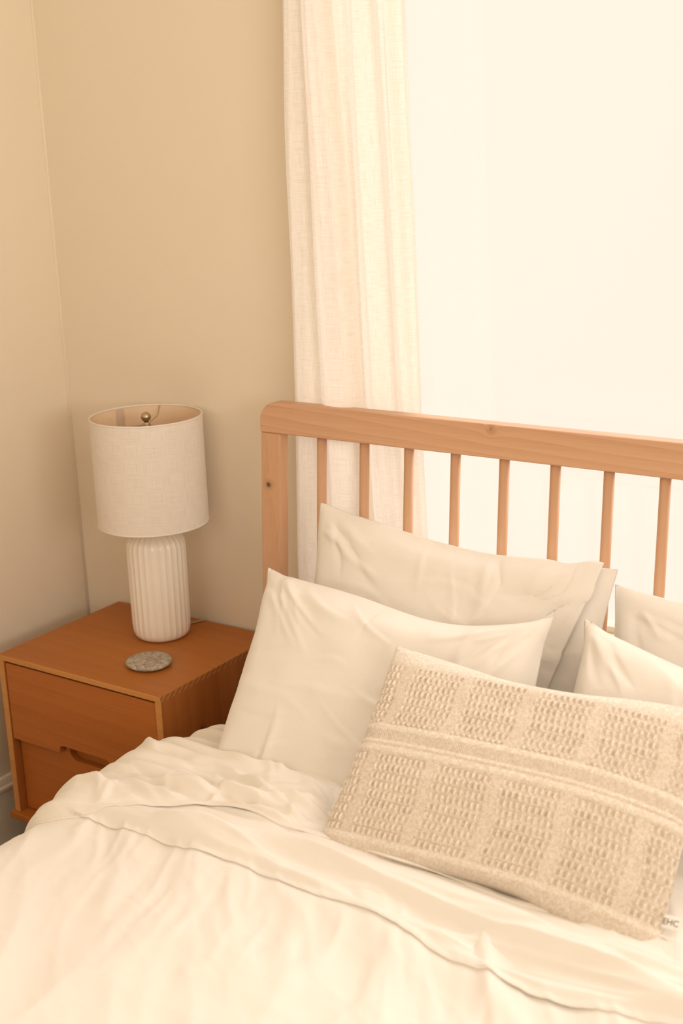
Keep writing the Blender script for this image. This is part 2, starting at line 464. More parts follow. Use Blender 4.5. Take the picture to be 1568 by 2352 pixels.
tag(rod, 'slim metal curtain rod above the window head', 'curtain rod')

# ------------------------------------------------------------------ nightstand
NW, ND, NT_Z = 0.50, 0.408, 0.55
ns = empty('nightstand', (0.25, -0.204, 0))
def ns_build():
    tt = 0.0125
    # top slab: board with a paler front lip
    tp = box('top', (0, -ND + 0.002, NT_Z - tt), (NW - 0.001, 0, NT_Z), M_NS_TOP, ns, 0.0008)
    box('end_grain', (NW - 0.001, -ND + 0.002, NT_Z - tt), (NW, 0, NT_Z - 0.0005), M_NS_END, tp)
    box('front_lip', (0, -ND, NT_Z - tt), (NW, -ND + 0.002, NT_Z), M_NS_EDGE, ns, 0.0008)
    zb = 0.146
    st = 0.016
    for x0 in (0.0, NW - st):
        s = box('side_panel', (x0, -ND + 0.003, zb), (x0 + st, -0.004, NT_Z - tt), M_NS_SIDE, ns, 0.001)
        e = box('edge_band', (x0, -ND + 0.001, zb), (x0 + st, -ND + 0.003, NT_Z - tt), M_NS_EDGE, s)
    box('back_panel', (st, -0.014, zb), (NW - st, -0.004, NT_Z - tt), M_NS_SIDE, ns)
    box('base_board', (-0.008, -ND - 0.010, 0.129), (NW + 0.008, -0.004, zb), M_NS_TOP, ns, 0.002)
    # drawers
    g = 0.003; xa, xb = st + g, NW - st - g
    zs = 0.339        # split between the drawers
    n0, n1 = 0.172, 0.328      # finger pull
    r = 0.012; zt_ = 0.5315; nh = 0.019
    def arc(cx, cz, rad, a0, a1, n=7): return [(cx + rad * math.cos(a0 + (a1 - a0) * k / n), cz + rad * math.sin(a0 + (a1 - a0) * k / n)) for k in range(n + 1)]
    up = [(xa, zt_), (xa, zs), (n0, zs)] + arc(n0 + r, zs + nh - r, r, PI, PI / 2) + arc(n1 - r, zs + nh - r, r, PI / 2, 0) + [(n1, zs), (xb, zs), (xb, zt_)]
    d1 = extrude_poly('drawer', up[::-1], -ND + 0.004, -ND + 0.022, M_NS_FRONT, ns, 0.0008)
    R2 = 0.022
    m0, m1 = n0 + 0.012, n1 - 0.012
    zl = zs + 0.010
    lo = [(xa, zb + g), (xa, zl), (m0, zl)] + arc(m0 + R2, zl - 0.010, R2, PI, 1.5 * PI) + arc(m1 - R2, zl - 0.010, R2, 1.5 * PI, 2 * PI) + [(m1, zl), (xb, zl), (xb, zb + g)]
    d2 = extrude_poly('drawer', lo[::-1], -ND + 0.0235, -ND + 0.041, M_NS_FRONT, ns, 0.0008)
    box('pull_recess', (m0 - 0.02, -ND + 0.0412, zl - 0.06), (m1 + 0.02, -ND + 0.050, zl + 0.03), M_NS_TOP, d2)
    for (lx, ly) in ((0.03, -ND + 0.03), (NW - 0.03, -ND + 0.03), (0.03, -0.035), (NW - 0.03, -0.035)):
        lathe('leg', [(0.012, 0), (0.014, 0.004), (0.021, 0.129)], M_NS_SIDE, ns, 20, (lx, ly, 0))
ns_build()
tag(ns, 'orange-brown pine nightstand with two drawers in the room corner', 'nightstand')

# ------------------------------------------------------------------ table lamp
LX, LY = 0.2579, -0.1227
lp = empty('table_lamp', (LX, LY, NT_Z))
def lamp_build():
    nf, seg = 28, 28 * 10
    prof = [(0.020, 0.000), (0.050, 0.0), (0.058, 0.002), (0.064, 0.008), (0.0675, 0.018), (0.069, 0.035)]
    prof += [(0.069 + 0.0012 * k / 10, 0.035 + 0.185 * k / 10) for k in range(1, 11)]
    prof += [(0.0702 - 0.034 + 0.034 * math.cos(a), 0.222 + 0.038 * math.sin(a)) for a in np.linspace(0.15, PI / 2, 9)]
    prof += [(0.028, 0.2615), (0.022, 0.262), (0.018, 0.266), (0.016, 0.272)]
    vs, fs = [], []; n = len(prof)
    for k in range(seg):
        a = 2 * PI * k / seg
        fl = abs(math.cos(a * nf / 2.0))            # scallop: pointed ridges between concave flutes
        for i, (r, z) in enumerate(prof):
            amp = 0.0025 * min(1, max(0, (z - 0.003) / 0.02)) * min(1, max(0.0, (r - 0.026) / 0.035))
            rr = r - amp * (fl ** 0.8)
            vs.append((LX + rr * math.cos(a), LY + rr * math.sin(a), NT_Z + z))
    for k in range(seg):
        k2 = (k + 1) % seg
        for i in range(n - 1): fs.append((k * n + i, k2 * n + i, k2 * n + i + 1, k * n + i + 1))
    fs.append(tuple(k * n for k in range(seg))[::-1]); fs.append(tuple(k * n + n - 1 for k in range(seg)))
    me = bpy.data.meshes.new('ceramic_base'); me.from_pydata(vs, [], fs); me.update()
    b = link('ceramic_base', me, M_CERAMIC, lp); tag(b, 'glossy white fluted ceramic lamp base')
    c = (LX, LY, NT_Z)
    lathe('neck', [(0.013, 0.270), (0.013, 0.290), (0.009, 0.292), (0.009, 0.31)], M_BRASS, lp, 24, c)
    lathe('socket', [(0.016, 0.31), (0.017, 0.32), (0.017, 0.36), (0.015, 0.365)], M_BRASS, lp, 24, c)
    bm_ = NT('bulb_glass'); bb = bm_.bsdf((0.9, 0.88, 0.84), 0.3); bm_ = bm_.done(bb)
    lathe('bulb', [(0.013, 0.365), (0.014, 0.38), (0.026, 0.41), (0.029, 0.43), (0.024, 0.45), (0.012, 0.46), (0.001, 0.462)], bm_, lp, 24, c)
    # drum shade: outer linen skin, inner lining, rolled rims
    R, z0, z1 = 0.1285, 0.2835, 0.5335
    ns_, nz = 96, 2
    def cyl(name, rad, a, b, mat, flip=False):
        nn = 10
        P = np.zeros((nn, ns_ + 1, 3)); uv = np.zeros((nn, ns_ + 1, 2))
        for j in range(nn):
            zz = a + (b - a) * j / (nn - 1)
            for k in range(ns_ + 1):
                an = 2 * PI * k / ns_ * (-1 if flip else 1)
                P[j, k] = (LX + rad * math.cos(an), LY + rad * math.sin(an), NT_Z + zz); uv[j, k] = (k / ns_ * 0.8, zz)
        return grid_mesh(name, P, mat, lp, uv)
    sh = cyl('lamp_shade', R, z0, z1, M_SHADE)
    li = cyl('shade_lining', R - 0.0022, z0 + 0.001, z1 - 0.001, M_LINING, True)
    def ring(name, rad, z, w, h, mat):
        vs, fs = [], []
        q = [(w * math.cos(t) * 0.5, h * math.sin(t) * 0.5) for t in np.linspace(0, 2 * PI, 9)[:-1]]
        for k in range(ns_):
            a = 2 * PI * k / ns_
            for o, zz in q: vs.append((LX + (rad + o) * math.cos(a), LY + (rad + o) * math.sin(a), NT_Z + z + zz))
        for k in range(ns_):
            for i in range(8): fs.append((k * 8 + i, (k + 1) % ns_ * 8 + i, (k + 1) % ns_ * 8 + (i + 1) % 8, k * 8 + (i + 1) % 8))
        me = bpy.data.meshes.new(name); me.from_pydata(vs, [], fs); me.update(); return link(name, me, M_SHADE, sh)
    sh_ = ring('top_rim', R - 0.0012, z1, 0.0042, 0.0050, M_SHADE); ring('bottom_rim', R - 0.0012, z0, 0.0042, 0.0050, M_SHADE)
    # seam strip inside the lining
    P = np.zeros((2, 7, 3))
    for j, zz in enumerate((z0 + 0.004, z1 - 0.003)):
        for k in range(7):
            a = math.radians(156 + 10 * k / 6); P[j, k] = (LX + (R - 0.0030) * math.cos(a), LY + (R - 0.0030) * math.sin(a), NT_Z + zz)
    sm = NT('seam_tape'); sb_ = sm.bsdf((0.62, 0.48, 0.36), 0.7); sm = sm.done(sb_)
    grid_mesh('lining_seam', P[:, ::-1], sm, sh)
    # spider fitter and harp
    zf = z1 - 0.022
    for an in (math.radians(237), math.radians(117), math.radians(357)):
        ca, sa = math.cos(an), math.sin(an)
        tube('spider_arm', [(LX + 0.006 * ca, LY + 0.006 * sa, NT_Z + zf), (LX + 0.098 * ca, LY + 0.098 * sa, NT_Z + zf + 0.0015), (LX + 0.106 * ca, LY + 0.106 * sa, NT_Z + zf + 0.004), (LX + 0.1235 * ca, LY + 0.1235 * sa, NT_Z + z1 - 0.002), (LX + 0.1265 * ca, LY + 0.1265 * sa, NT_Z + z1 - 0.001)], 0.0011, M_BRASS, lp, 8)
    lathe('spider_ring', [(0.004, zf - 0.0015), (0.010, zf - 0.0015), (0.010, zf + 0.0015), (0.004, zf + 0.0015)], M_BRASS, lp, 24, c)
    hp = []
    for t in np.linspace(-1, 1, 41):
        a = t * PI / 2
        hp.append((LX + 0.045 * math.sin(a) * (1.0 if abs(t) < 0.8 else 1.0), LY, NT_Z + 0.325 + (zf - 0.325) * math.cos(a) ** 0.55 if abs(t) < 1 else NT_Z + 0.325))
    tube('harp', hp, 0.0014, M_BRASS, lp, 8)
    fz = zf + 0.004
    lathe('finial', [(0.008, zf), (0.0085, zf + 0.004), (0.0055, zf + 0.006), (0.005, zf + 0.009)] + [(max(0.0004, 0.0118 * math.sin(a)), zf + 0.0195 - 0.0118 * math.cos(a)) for a in np.linspace(0.45, PI, 14)], M_BRASS, lp, 28, c)
    cd = [(LX + 0.010, LY + 0.055, NT_Z + 0.004), (LX + 0.016, LY + 0.085, NT_Z + 0.003), (LX + 0.024, LY + 0.105, NT_Z + 0.003), (LX + 0.032, LY + 0.117, NT_Z + 0.003), (LX + 0.036, LY + 0.1265, NT_Z - 0.004), (LX + 0.036, LY + 0.1265, NT_Z - 0.2)]
    tube('cord', cd, 0.0025, M_CORD, lp, 8)
lamp_build()
tag(lp, 'white fluted ceramic table lamp with a linen drum shade on the nightstand', 'lamp')

# stone coaster
def stone():
    prof = [(0.0005, 0.0), (0.036, 0.0), (0.046, 0.002), (0.0515, 0.006), (0.0525, 0.009), (0.050, 0.0125), (0.043, 0.0148), (0.02, 0.0156), (0.0005, 0.0158)]
    o = lathe('stone_coaster', prof, M_STONE, None, 64, (0, 0, 0), False)
    for v in o.data.vertices:
        a = math.atan2(v.co.y, v.co.x); s = 1 + 0.016 * math.cos(2 * a + 0.6) + 0.010 * math.cos(3 * a + 1.0)
        v.co.x *= s; v.co.y *= s
    o.location = (0.357, -0.281, NT_Z)
    tag(o, 'flat round speckled grey granite stone on the nightstand below the lamp', 'stone')
stone()

# ------------------------------------------------------------------ bed frame with raked spindle headboard
RAKE = 0.0695; ZH = 1.0756; YH = -0.1197
def yfront(z): return YH - RAKE * (ZH - z)
bed = empty('bed_frame', (1.37, -1.2, 0))
BX0, BX1 = 0.5815, 2.155
def shear_obj(o):
    for v in o.data.vertices: v.co.y += -RAKE * (ZH - v.co.z)
def bed_build():
    rt, rb = 1.1415, ZH; rr = 0.040
    pts = [(BX0, rb)]
    pts += [(BX0 + rr - rr * math.cos(a), rt - rr + rr * math.sin(a)) for a in np.linspace(0, PI / 2, 12)]
    pts += [(BX1 - rr + rr * math.sin(a), rt - rr + rr * math.cos(a)) for a in np.linspace(0, PI / 2, 12)]
    pts += [(BX1, rb)]
    o = extrude_poly('headboard_rail', pts, YH, YH + 0.034, M_RAIL, bed, 0.0035); shear_obj(o)
    for x0, x1, s in ((BX0 + 0.001, BX0 + 0.052, 1), (BX1 - 0.052, BX1 - 0.001, -1)):
        bm = bmesh.new(); add_box(bm, (x0, YH + 0.002, 0.0), (x1, YH + 0.032, ZH), 0.003)
        p = bm_obj('post', bm, M_POST, bed, True); wn(p); shear_obj(p)
    xs = 0.7317; first = None
    for k in range(13):
        x = xs + 0.1065 * k
        z0, z1 = 0.40, ZH + 0.002
        if first is None:
            yc = YH + 0.017
            first = lathe('spindle', [(0.0102, 0), (0.0102, z1 - z0)], M_SPIN, bed, 24, (0, 0, 0))
            o = first
        else:
            o = first.copy(); COL.objects.link(o)
        o.location = (x, YH + 0.017 - RAKE * (ZH - z0), z0)
        o.rotation_euler = (-math.atan(RAKE), 0, 0)
    o = extrude_poly('lower_rail', [(BX0 + 0.05, 0.335), (BX1 - 0.05, 0.335), (BX1 - 0.05, 0.405), (BX0 + 0.05, 0.405)], YH, YH + 0.03, M_RAIL, bed, 0.003); shear_obj(o)
    for x0 in (BX0 + 0.012, BX1 - 0.040):
        box('side_rail', (x0, -2.26, 0.16), (x0 + 0.028, yfront(0.2) - 0.001, 0.27), M_RAIL, bed, 0.003)
    box('foot_rail', (BX0 + 0.012, -2.29, 0.16), (BX1 - 0.012, -2.262, 0.27), M_RAIL, bed, 0.003)
    for x0 in (BX0 + 0.012, BX1 - 0.062):
        box('leg', (x0, -2.29, 0.0), (x0 + 0.05, -2.24, 0.16), M_POST, bed, 0.003)
    for k in range(8): box('slat', (BX0 + 0.042, -0.35 - 0.25 * k, 0.175), (BX1 - 0.042, -0.28 - 0.25 * k, 0.195), M_POST, bed)
bed_build()
tag(bed, 'honey pine bed frame with a rounded spindle headboard before the window', 'bed')
mt = box('mattress', (0.612, -2.24, 0.196), (2.125, -0.215, 0.485), M_MATT, None, 0.045, 5)
tag(mt, 'thick mattress in a cream fitted sheet under the bedding', 'mattress')

# ------------------------------------------------------------------ bedding laid over the mattress
ZT, RA = 0.534, 0.12
XA, XB = 0.685, 2.05
def over_bed(s, h):
    """s = arc length over the bed (0 at the left shoulder), h = height above the cover"""
    L = XB - XA; q = RA * PI / 2
    s1 = np.clip(-s / RA, 0, PI / 2); s2 = np.clip((s - L) / RA, 0, PI / 2)
    down1 = np.clip(-s - q, 0, None); down2 = np.clip(s - L - q, 0, None)
    xf = XA + np.clip(s, 0, L)
    x = xf - RA * np.sin(s1) + RA * np.sin(s2)
    z = ZT - RA + RA * np.cos(s1 + s2) - down1 - down2
    nx = -np.sin(s1) + np.sin(s2); nz = np.cos(s1 + s2)
    return x + nx * h, z + nz * h
def curve(pts):
    a = np.array(sorted(pts)); return a[:, 0], a[:, 1]
def smooth_interp(x, pts, k=0.02):
    px, py = curve(pts)
    acc = 0
    for d in np.linspace(-k, k, 7): acc = acc + np.interp(x + d, px, py)
    return acc / 7

# E2: lower hem of the duvet cuff; E1: lower hem of the top sheet (x of the flat bed, y)
E2 = [(-0.2, -0.82), (0.50, -0.83), (0.60, -0.838), (0.687, -0.850), (0.767, -0.852), (0.852, -0.854), (0.934, -0.858), (1.017, -0.856), (1.087, -0.855), (1.19, -0.862), (1.285, -0.865), (1.351, -0.873), (1.432, -0.884), (1.523, -0.9), (1.599, -0.904), (1.663, -0.901), (1.727, -0.89), (1.8, -0.874), (2.4, -0.86)]
E1 = [(-0.2, -0.88), (0.50, -0.880), (0.60, -0.880), (0.66, -0.868), (0.721, -0.845), (0.771, -0.816), (0.832, -0.792), (0.892, -0.769), (0.936, -0.752), (1.008, -0.751), (1.083, -0.754), (1.134, -0.749), (1.203, -0.745), (1.237, -0.748), (1.309, -0.761), (1.344, -0.755), (1.382, -0.743), (1.416, -0.752), (1.456, -0.758), (1.513, -0.76), (1.585, -0.734), (1.621, -0.74), (1.658, -0.742), (1.7, -0.721), (1.754, -0.744), (2.4, -0.74)]
RB = [(-0.2, -0.90), (0.7, -0.85), (0.95, -0.80), (1.262, -0.787), (1.367, -0.789), (1.476, -0.797), (1.607, -0.818), (1.673, -0.824), (1.79, -0.845), (2.4, -0.85)]

def rz(*a): return ridge(*a) - 0.30
def crease_set(seed, n, xr, yr, ang, spread, ln, wd, am):
    r = np.random.RandomState(seed); out = []
    for _ in range(n):
        out.append((r.uniform(*xr), r.uniform(*yr), ang + r.uniform(-spread, spread), r.uniform(*ln), r.uniform(*wd), r.uniform(*am) * (1 if r.rand() < 0.75 else -0.8), r.uniform(-0.08, 0.08)))
    return out
CR_DUVET = crease_set(5, 34, (0.6, 1.9), (-0.95, -0.80), -1.05, 0.35, (0.10, 0.34), (0.006, 0.013), (0.001, 0.0042)) + crease_set(6, 60, (0.6, 1.95), (-1.9, -0.9), 0.3, 1.5, (0.05, 0.20), (0.004, 0.010), (0.0006, 0.0018))
CR_CUFF = crease_set(7, 40, (0.6, 1.8), (-0.90, -0.74), -0.06, 0.20, (0.15, 0.45), (0.005, 0.010), (0.002, 0.0055))
CR_SHEET = crease_set(8, 120, (0.55, 1.8), (-0.78, -0.50), -0.13, 0.30, (0.12, 0.50), (0.0045, 0.010), (0.0018, 0.0060)) + crease_set(9, 30, (0.55, 1.2), (-0.78, -0.52), -0.9, 0.5, (0.06, 0.16), (0.004, 0.008), (0.001, 0.0035))
def h_low(x, y):
    t = y - smooth_interp(x, E2, 0.05)           # distance up from the cuff hem
    right = 0.35 + 0.65 * sstep(0.72, 1.05, x)
    roll = 0.020 * np.exp(-np.clip(-t, 0, None) ** 2 / 0.060 ** 2)
    return (roll + 0.017 * sstep(-0.01, 0.12, t)) * right + 0.006 * pnoise(x * 2.6, y * 2.6, 21)
def h_duvet(x, y):
    d = smooth_interp(x, E2, 0.05) - y
    # broad soft folds running from the cuff towards the foot
    h = h_low(x, y) + 0.010 * rz(x, y, 2.05, 0.75, 0.19, 31, 1.1, 0.5) + 0.004 * rz(x, y, 2.3, 0.45, 0.12, 32, 1.4, 0.6) + 0.003 * rz(x, y, 0.10, 0.6, 0.16, 33, 1.3, 0.5)
    near = sstep(0.30, 0.0, d)
    h = h + near * 0.0040 * rz(x, y, 2.0, 0.22, 0.055, 41, 1.6, 0.6) + 0.0009 * rz(x, y, -0.5, 0.13, 0.045, 42, 2.0, 0.6)
    return np.minimum(h, h_low(x, y) + 0.012) + creases(x, y, CR_DUVET)

def build_duvet():
    s = np.linspace(-0.52, XB - XA + 0.52, 560); y = np.linspace(-2.27, -0.60, 430)
    S, Y = np.meshgrid(s, y)
    X = XA + S
    h = h_duvet(X, Y)
    foot = sstep(-2.10, -2.27, Y) * 0.10
    x, z = over_bed(S, h)
    drop = np.clip(-S - RA * PI / 2, 0, None)
    x = x - 0.020 * np.clip(drop / 0.2, 0, 1) * (1 + pnoise(Y * 7, S * 1.5, 46))
    z = z - foot
    P = np.stack([x, Y, z], -1)
    o = grid_mesh('duvet', P, M_DUVET)
    m = o.modifiers.new('thick', 'SOLIDIFY'); m.thickness = 0.018; m.offset = -1
    return tag(o, 'puffy cream cotton duvet spread over the bed in the foreground', 'duvet')
duvet = build_duvet()

def h_cuff(x, y, fine=True):
    e = smooth_interp(x, E2, 0.012); t = y - e      # distance up from the hem
    r = smooth_interp(x, RB, 0.03) - y               # positive in front of the ridge
    h = h_low(x, y) + 0.005 * sstep(-0.04, 0.0, t) + 0.007 * np.clip(1 - np.exp(-np.clip(t, 0, 1) / 0.010), 0, 1)
    h = h + (0.017 * np.exp(-(r / 0.024) ** 2) - 0.010 * np.exp(-((r - 0.048) / 0.022) ** 2)) * sstep(0.0, 0.03, t) * sstep(0.8, 1.1, x) - 0.012 * sstep(0.06, 0.16, t)
    if fine:
        w = sstep(0, 0.02, t)
        h = h + w * (0.0080 * rz(x, y, -0.06, 0.60, 0.045, 51, 1.4, 0.5) + 1.4 * creases(x, y, CR_CUFF))
        k = 0.9 * sstep(0.022, 0.004, t); h = h * (1 - k) + (h_duvet(x, y) + 0.0052 + 0.006 * np.clip(pnoise(x * 5.5, x * 0 + 0.5, 77), 0, 1)) * k       # the hem settles on the duvet
    return h
def h_sheet(x, y):
    e = smooth_interp(x, E1, 0.022); t = y - e
    h = h_cuff(x, y, False) + 0.004 + 0.007 * np.clip(1 - np.exp(-np.clip(t, 0, 1) / 0.009), 0, 1)
    w = sstep(0, 0.025, t)
    h = h + w * (0.0085 * rz(x, y, -0.10, 0.55, 0.055, 61, 1.4, 0.5) + 2.0 * creases(x, y, CR_SHEET))
    h = h - (0.030 + 0.014 * sstep(0.72, 1.05, x)) * sstep(-0.62, -0.47, y)
    h = h + 0.010 * np.exp(-((x - 0.66) / 0.14) ** 2 - ((y + 0.60) / 0.12) ** 2)      # bunched up beside the pillow
    k = sstep(0.024, 0.004, t); under = np.where(y > smooth_interp(x, E2, 0.012), h_cuff(x, y), h_duvet(x, y))
    h = h * (1 - k) + (under + 0.0036 + 0.007 * np.clip(pnoise(x * 6.5, x * 0 + 0.3, 78), 0, 1)) * k
    h = h - (0.034 + 0.012 * sstep(1.5, 1.65, x)) * sstep(1.06, 1.14, x) * sstep(0.010, 0.035, t)                      # pressed down by the cushion
    return h
def build_layer(name, hf, E, k, ytop, mat, thick, ns=560, nt=150, smin=-0.40, parent=None, power=1.5, edge_noise=0.0):
    s = np.linspace(smin, XB - XA + 0.45, ns); t = np.linspace(0, 1, nt) ** power
    S, T = np.meshgrid(s, t)
    e = smooth_interp(XA + S, E, k) + edge_noise * pnoise((XA + S) * 7, T * 0, 71)
    Y = e + (ytop - e) * T
    h = hf(XA + S, Y)
    # the hem itself rolls under
    roll = np.clip(1 - (Y - e) / 0.006, 0, 1)
    h = h - 0.002 * roll ** 2
    x, z = over_bed(S, h)
    drop = np.clip(-S - RA * PI / 2, 0, None)
    x = x - 0.022 * np.clip(drop / 0.2, 0, 1) * (1 + pnoise(Y * 9, S * 1.5, 47))
    P = np.stack([x, Y, z], -1)
    o = grid_mesh(name, P, mat, parent)
    m = o.modifiers.new('thick', 'SOLIDIFY'); m.thickness = thick; m.offset = -1
    return o
cuff = build_layer('turned_down_cuff', h_cuff, E2, 0.012, -0.55, M_DUVET, 0.005, parent=duvet, edge_noise=0.004)
sheet = build_layer('top_sheet', h_sheet, E1, 0.022, -0.40, M_SHEET, 0.0035, edge_noise=0.004)
tag(sheet, 'crumpled cream cotton top sheet folded back over the duvet below the pillows', 'sheet')

# ------------------------------------------------------------------ pillows: small cloth simulation, two sewn panels blown up
def sim_pillow(W, H, nx, ny, vol, seed, steps=130, iters=5, settle=0.5, smooth=6):
    rs = np.random.RandomState(seed)
    gx, gy = np.meshgrid(np.linspace(-W / 2, W / 2, nx), np.linspace(-H / 2, H / 2, ny))
    dx, dy = W / (nx - 1), H / (ny - 1); dd = math.hypot(dx, dy)
    P = np.zeros((2, ny, nx, 3)); P[..., 0] = gx; P[..., 1] = gy
    prof = ((1 - (2 * gx / W) ** 2) * (1 - (2 * gy / H) ** 2))
    n = pnoise(gx * 18 + 9, gy * 18, seed) * 0.004
    P[0, ..., 2] = 0.05 * prof ** 0.6 + n * prof; P[1, ..., 2] = -0.05 * prof ** 0.6 + n * prof
    V = np.zeros_like(P); dt = 1.0
    def con(a, b, rest, ks, kc):
        d = b - a; L = np.sqrt((d * d).sum(-1, keepdims=True)) + 1e-9
        e = (L - rest) / L
        c = d * np.where(e > 0, e * ks, e * kc) * 0.5
        a += c; b -= c
    hyd = 1 + settle * (0.5 - gy / H)
    for it in range(steps):
        tx = np.gradient(P, axis=2); ty = np.gradient(P, axis=1)
        N = np.cross(tx, ty); N[1] *= -1
        vcur = ((P[0, ..., 2] - P[1, ..., 2])).clip(0).sum() * dx * dy
        pr = 9.0 * max(-0.15, (vol - vcur) / vol)
        V = V * 0.90 + N * pr * hyd[None, ..., None] * 0.6
        V = np.clip(V, -0.01, 0.01)
        Q = P + V * dt
        for _ in range(iters):
            for s in (0, 1):
                con(Q[:, :, s:-1:2], Q[:, :, s + 1::2][:, :, :Q[:, :, s:-1:2].shape[2]], dx, 1.0, 0.35)
                con(Q[:, s:-1:2], Q[:, s + 1::2][:, :Q[:, s:-1:2].shape[1]], dy, 1.0, 0.35)
            con(Q[:, :-1, :-1], Q[:, 1:, 1:], dd, 0.35, 0.10); con(Q[:, :-1, 1:], Q[:, 1:, :-1], dd, 0.35, 0.10)
            con(Q[:, :, :-2], Q[:, :, 2:], 2 * dx, 0.02, 0.035); con(Q[:, :-2], Q[:, 2:], 2 * dy, 0.02, 0.035)
            for sl in ((slice(None), 0), (slice(None), -1), (0, slice(None)), (-1, slice(None))):
                m = (Q[0][sl] + Q[1][sl]) * 0.5; Q[0][sl] = m; Q[1][sl] = m
        V = (Q - P) / dt; P = Q
    for _ in range(smooth):                       # the stuffing evens out the small puckers
        A = P.copy()
        A[:, 1:-1, 1:-1] = 0.5 * P[:, 1:-1, 1:-1] + 0.125 * (P[:, :-2, 1:-1] + P[:, 2:, 1:-1] + P[:, 1:-1, :-2] + P[:, 1:-1, 2:])
        for sl, sh in (((slice(None), 0), 0), ((slice(None), -1), 0), ((slice(None), slice(None), 0), 1), ((slice(None), slice(None), -1), 1)):
            b = P[sl]; A[sl][:, 1:-1] = 0.5 * b[:, 1:-1] + 0.25 * (b[:, :-2] + b[:, 2:])
        P = A
    return P

def upsample(A, ny, nx):
    """smooth (Catmull-Rom) resampling of a grid"""
    def rs(A, n, ax):
        A = np.moveaxis(A, ax, 0); m = A.shape[0]
        q = np.concatenate([2 * A[:1] - A[1:2], A, 2 * A[-1:] - A[-2:-1]])
        t = np.linspace(0, m - 1 - 1e-7, n); i = t.astype(int); f = (t - i).reshape(-1, *([1] * (A.ndim - 1)))
        a, b, c, d = q[i], q[i + 1], q[i + 2], q[i + 3]
        r = 0.5 * (2 * b + (c - a) * f + (2 * a - 5 * b + 4 * c - d) * f ** 2 + (3 * b - a - 3 * c + d) * f ** 3)
        return np.moveaxis(r, 0, ax)
    return rs(rs(A, ny, 0), nx, 1)

def grid_normals(A):
    tx = np.gradient(A, axis=1); ty = np.gradient(A, axis=0)
    N = np.cross(tx, ty); return N / (np.linalg.norm(N, axis=-1, keepdims=True) + 1e-12)

def pillow_mesh(name, F, B, mat, parent=None, uv=False, colors=None):
    """front and back panels welded along the seam"""
    ny, nx = F.shape[:2]; n = nx * ny
    iF = np.arange(n).reshape(ny, nx); iB = iF + n
    iB[0, :] = iF[0, :]; iB[-1, :] = iF[-1, :]; iB[:, 0] = iF[:, 0]; iB[:, -1] = iF[:, -1]
    q = lambda i: np.stack([i[:-1, :-1], i[:-1, 1:], i[1:, 1:], i[1:, :-1]], -1).reshape(-1, 4)
    f = np.concatenate([q(iF), q(iB)[:, ::-1]])
    V = np.concatenate([F.reshape(-1, 3), B.reshape(-1, 3)])
    used = np.unique(f); rm = -np.ones(len(V), int); rm[used] = np.arange(len(used))
    V = V[used]; f = rm[f]
    me = bpy.data.meshes.new(name)
    me.vertices.add(len(V)); me.vertices.foreach_set('co', V.reshape(-1).astype(np.float32))
    me.loops.add(f.size); me.loops.foreach_set('vertex_index', f.reshape(-1).astype(np.int32))
    me.polygons.add(len(f)); me.polygons.foreach_set('loop_start', np.arange(0, f.size, 4, dtype=np.int32))
    me.update(calc_edges=True); me.validate()
    if colors is not None:
        C = np.concatenate([colors.reshape(-1, 4), colors.reshape(-1, 4)])[used]
        at = me.color_attributes.new('yarn', 'FLOAT_COLOR', 'POINT'); at.data.foreach_set('color', C.reshape(-1).astype(np.float32))
    return link(name, me, mat, parent)

def deform(P, W, H, sag=0.0, bend=0.0, taper=0.0, dip=None, curl=0.0, droop=0.0):
    """soft shape changes in the pillow's own frame: x across, y up, z out of the front"""
    x, y, z = P[..., 0].copy(), P[..., 1].copy(), P[..., 2].copy()
    u, v = 2 * x / W, y / H + 0.5
    y = y - sag * (1 - np.clip(np.abs(u), 0, 1) ** 2) * v ** 2
    if dip: y = y - dip[1] * np.exp(-((u - dip[0]) / dip[2]) ** 2) * v ** 2
    z = z + bend * (u ** 2) * v + curl * np.clip(v - 0.55, 0, 1) ** 2
    dr = np.clip((u - 0.25) / 0.75, 0, 1) ** 2; y = y - droop * dr; z = z - 0.6 * droop * dr
    x = x * (1 - taper * (v - 0.5))
    return np.stack([x, y, z], -1)

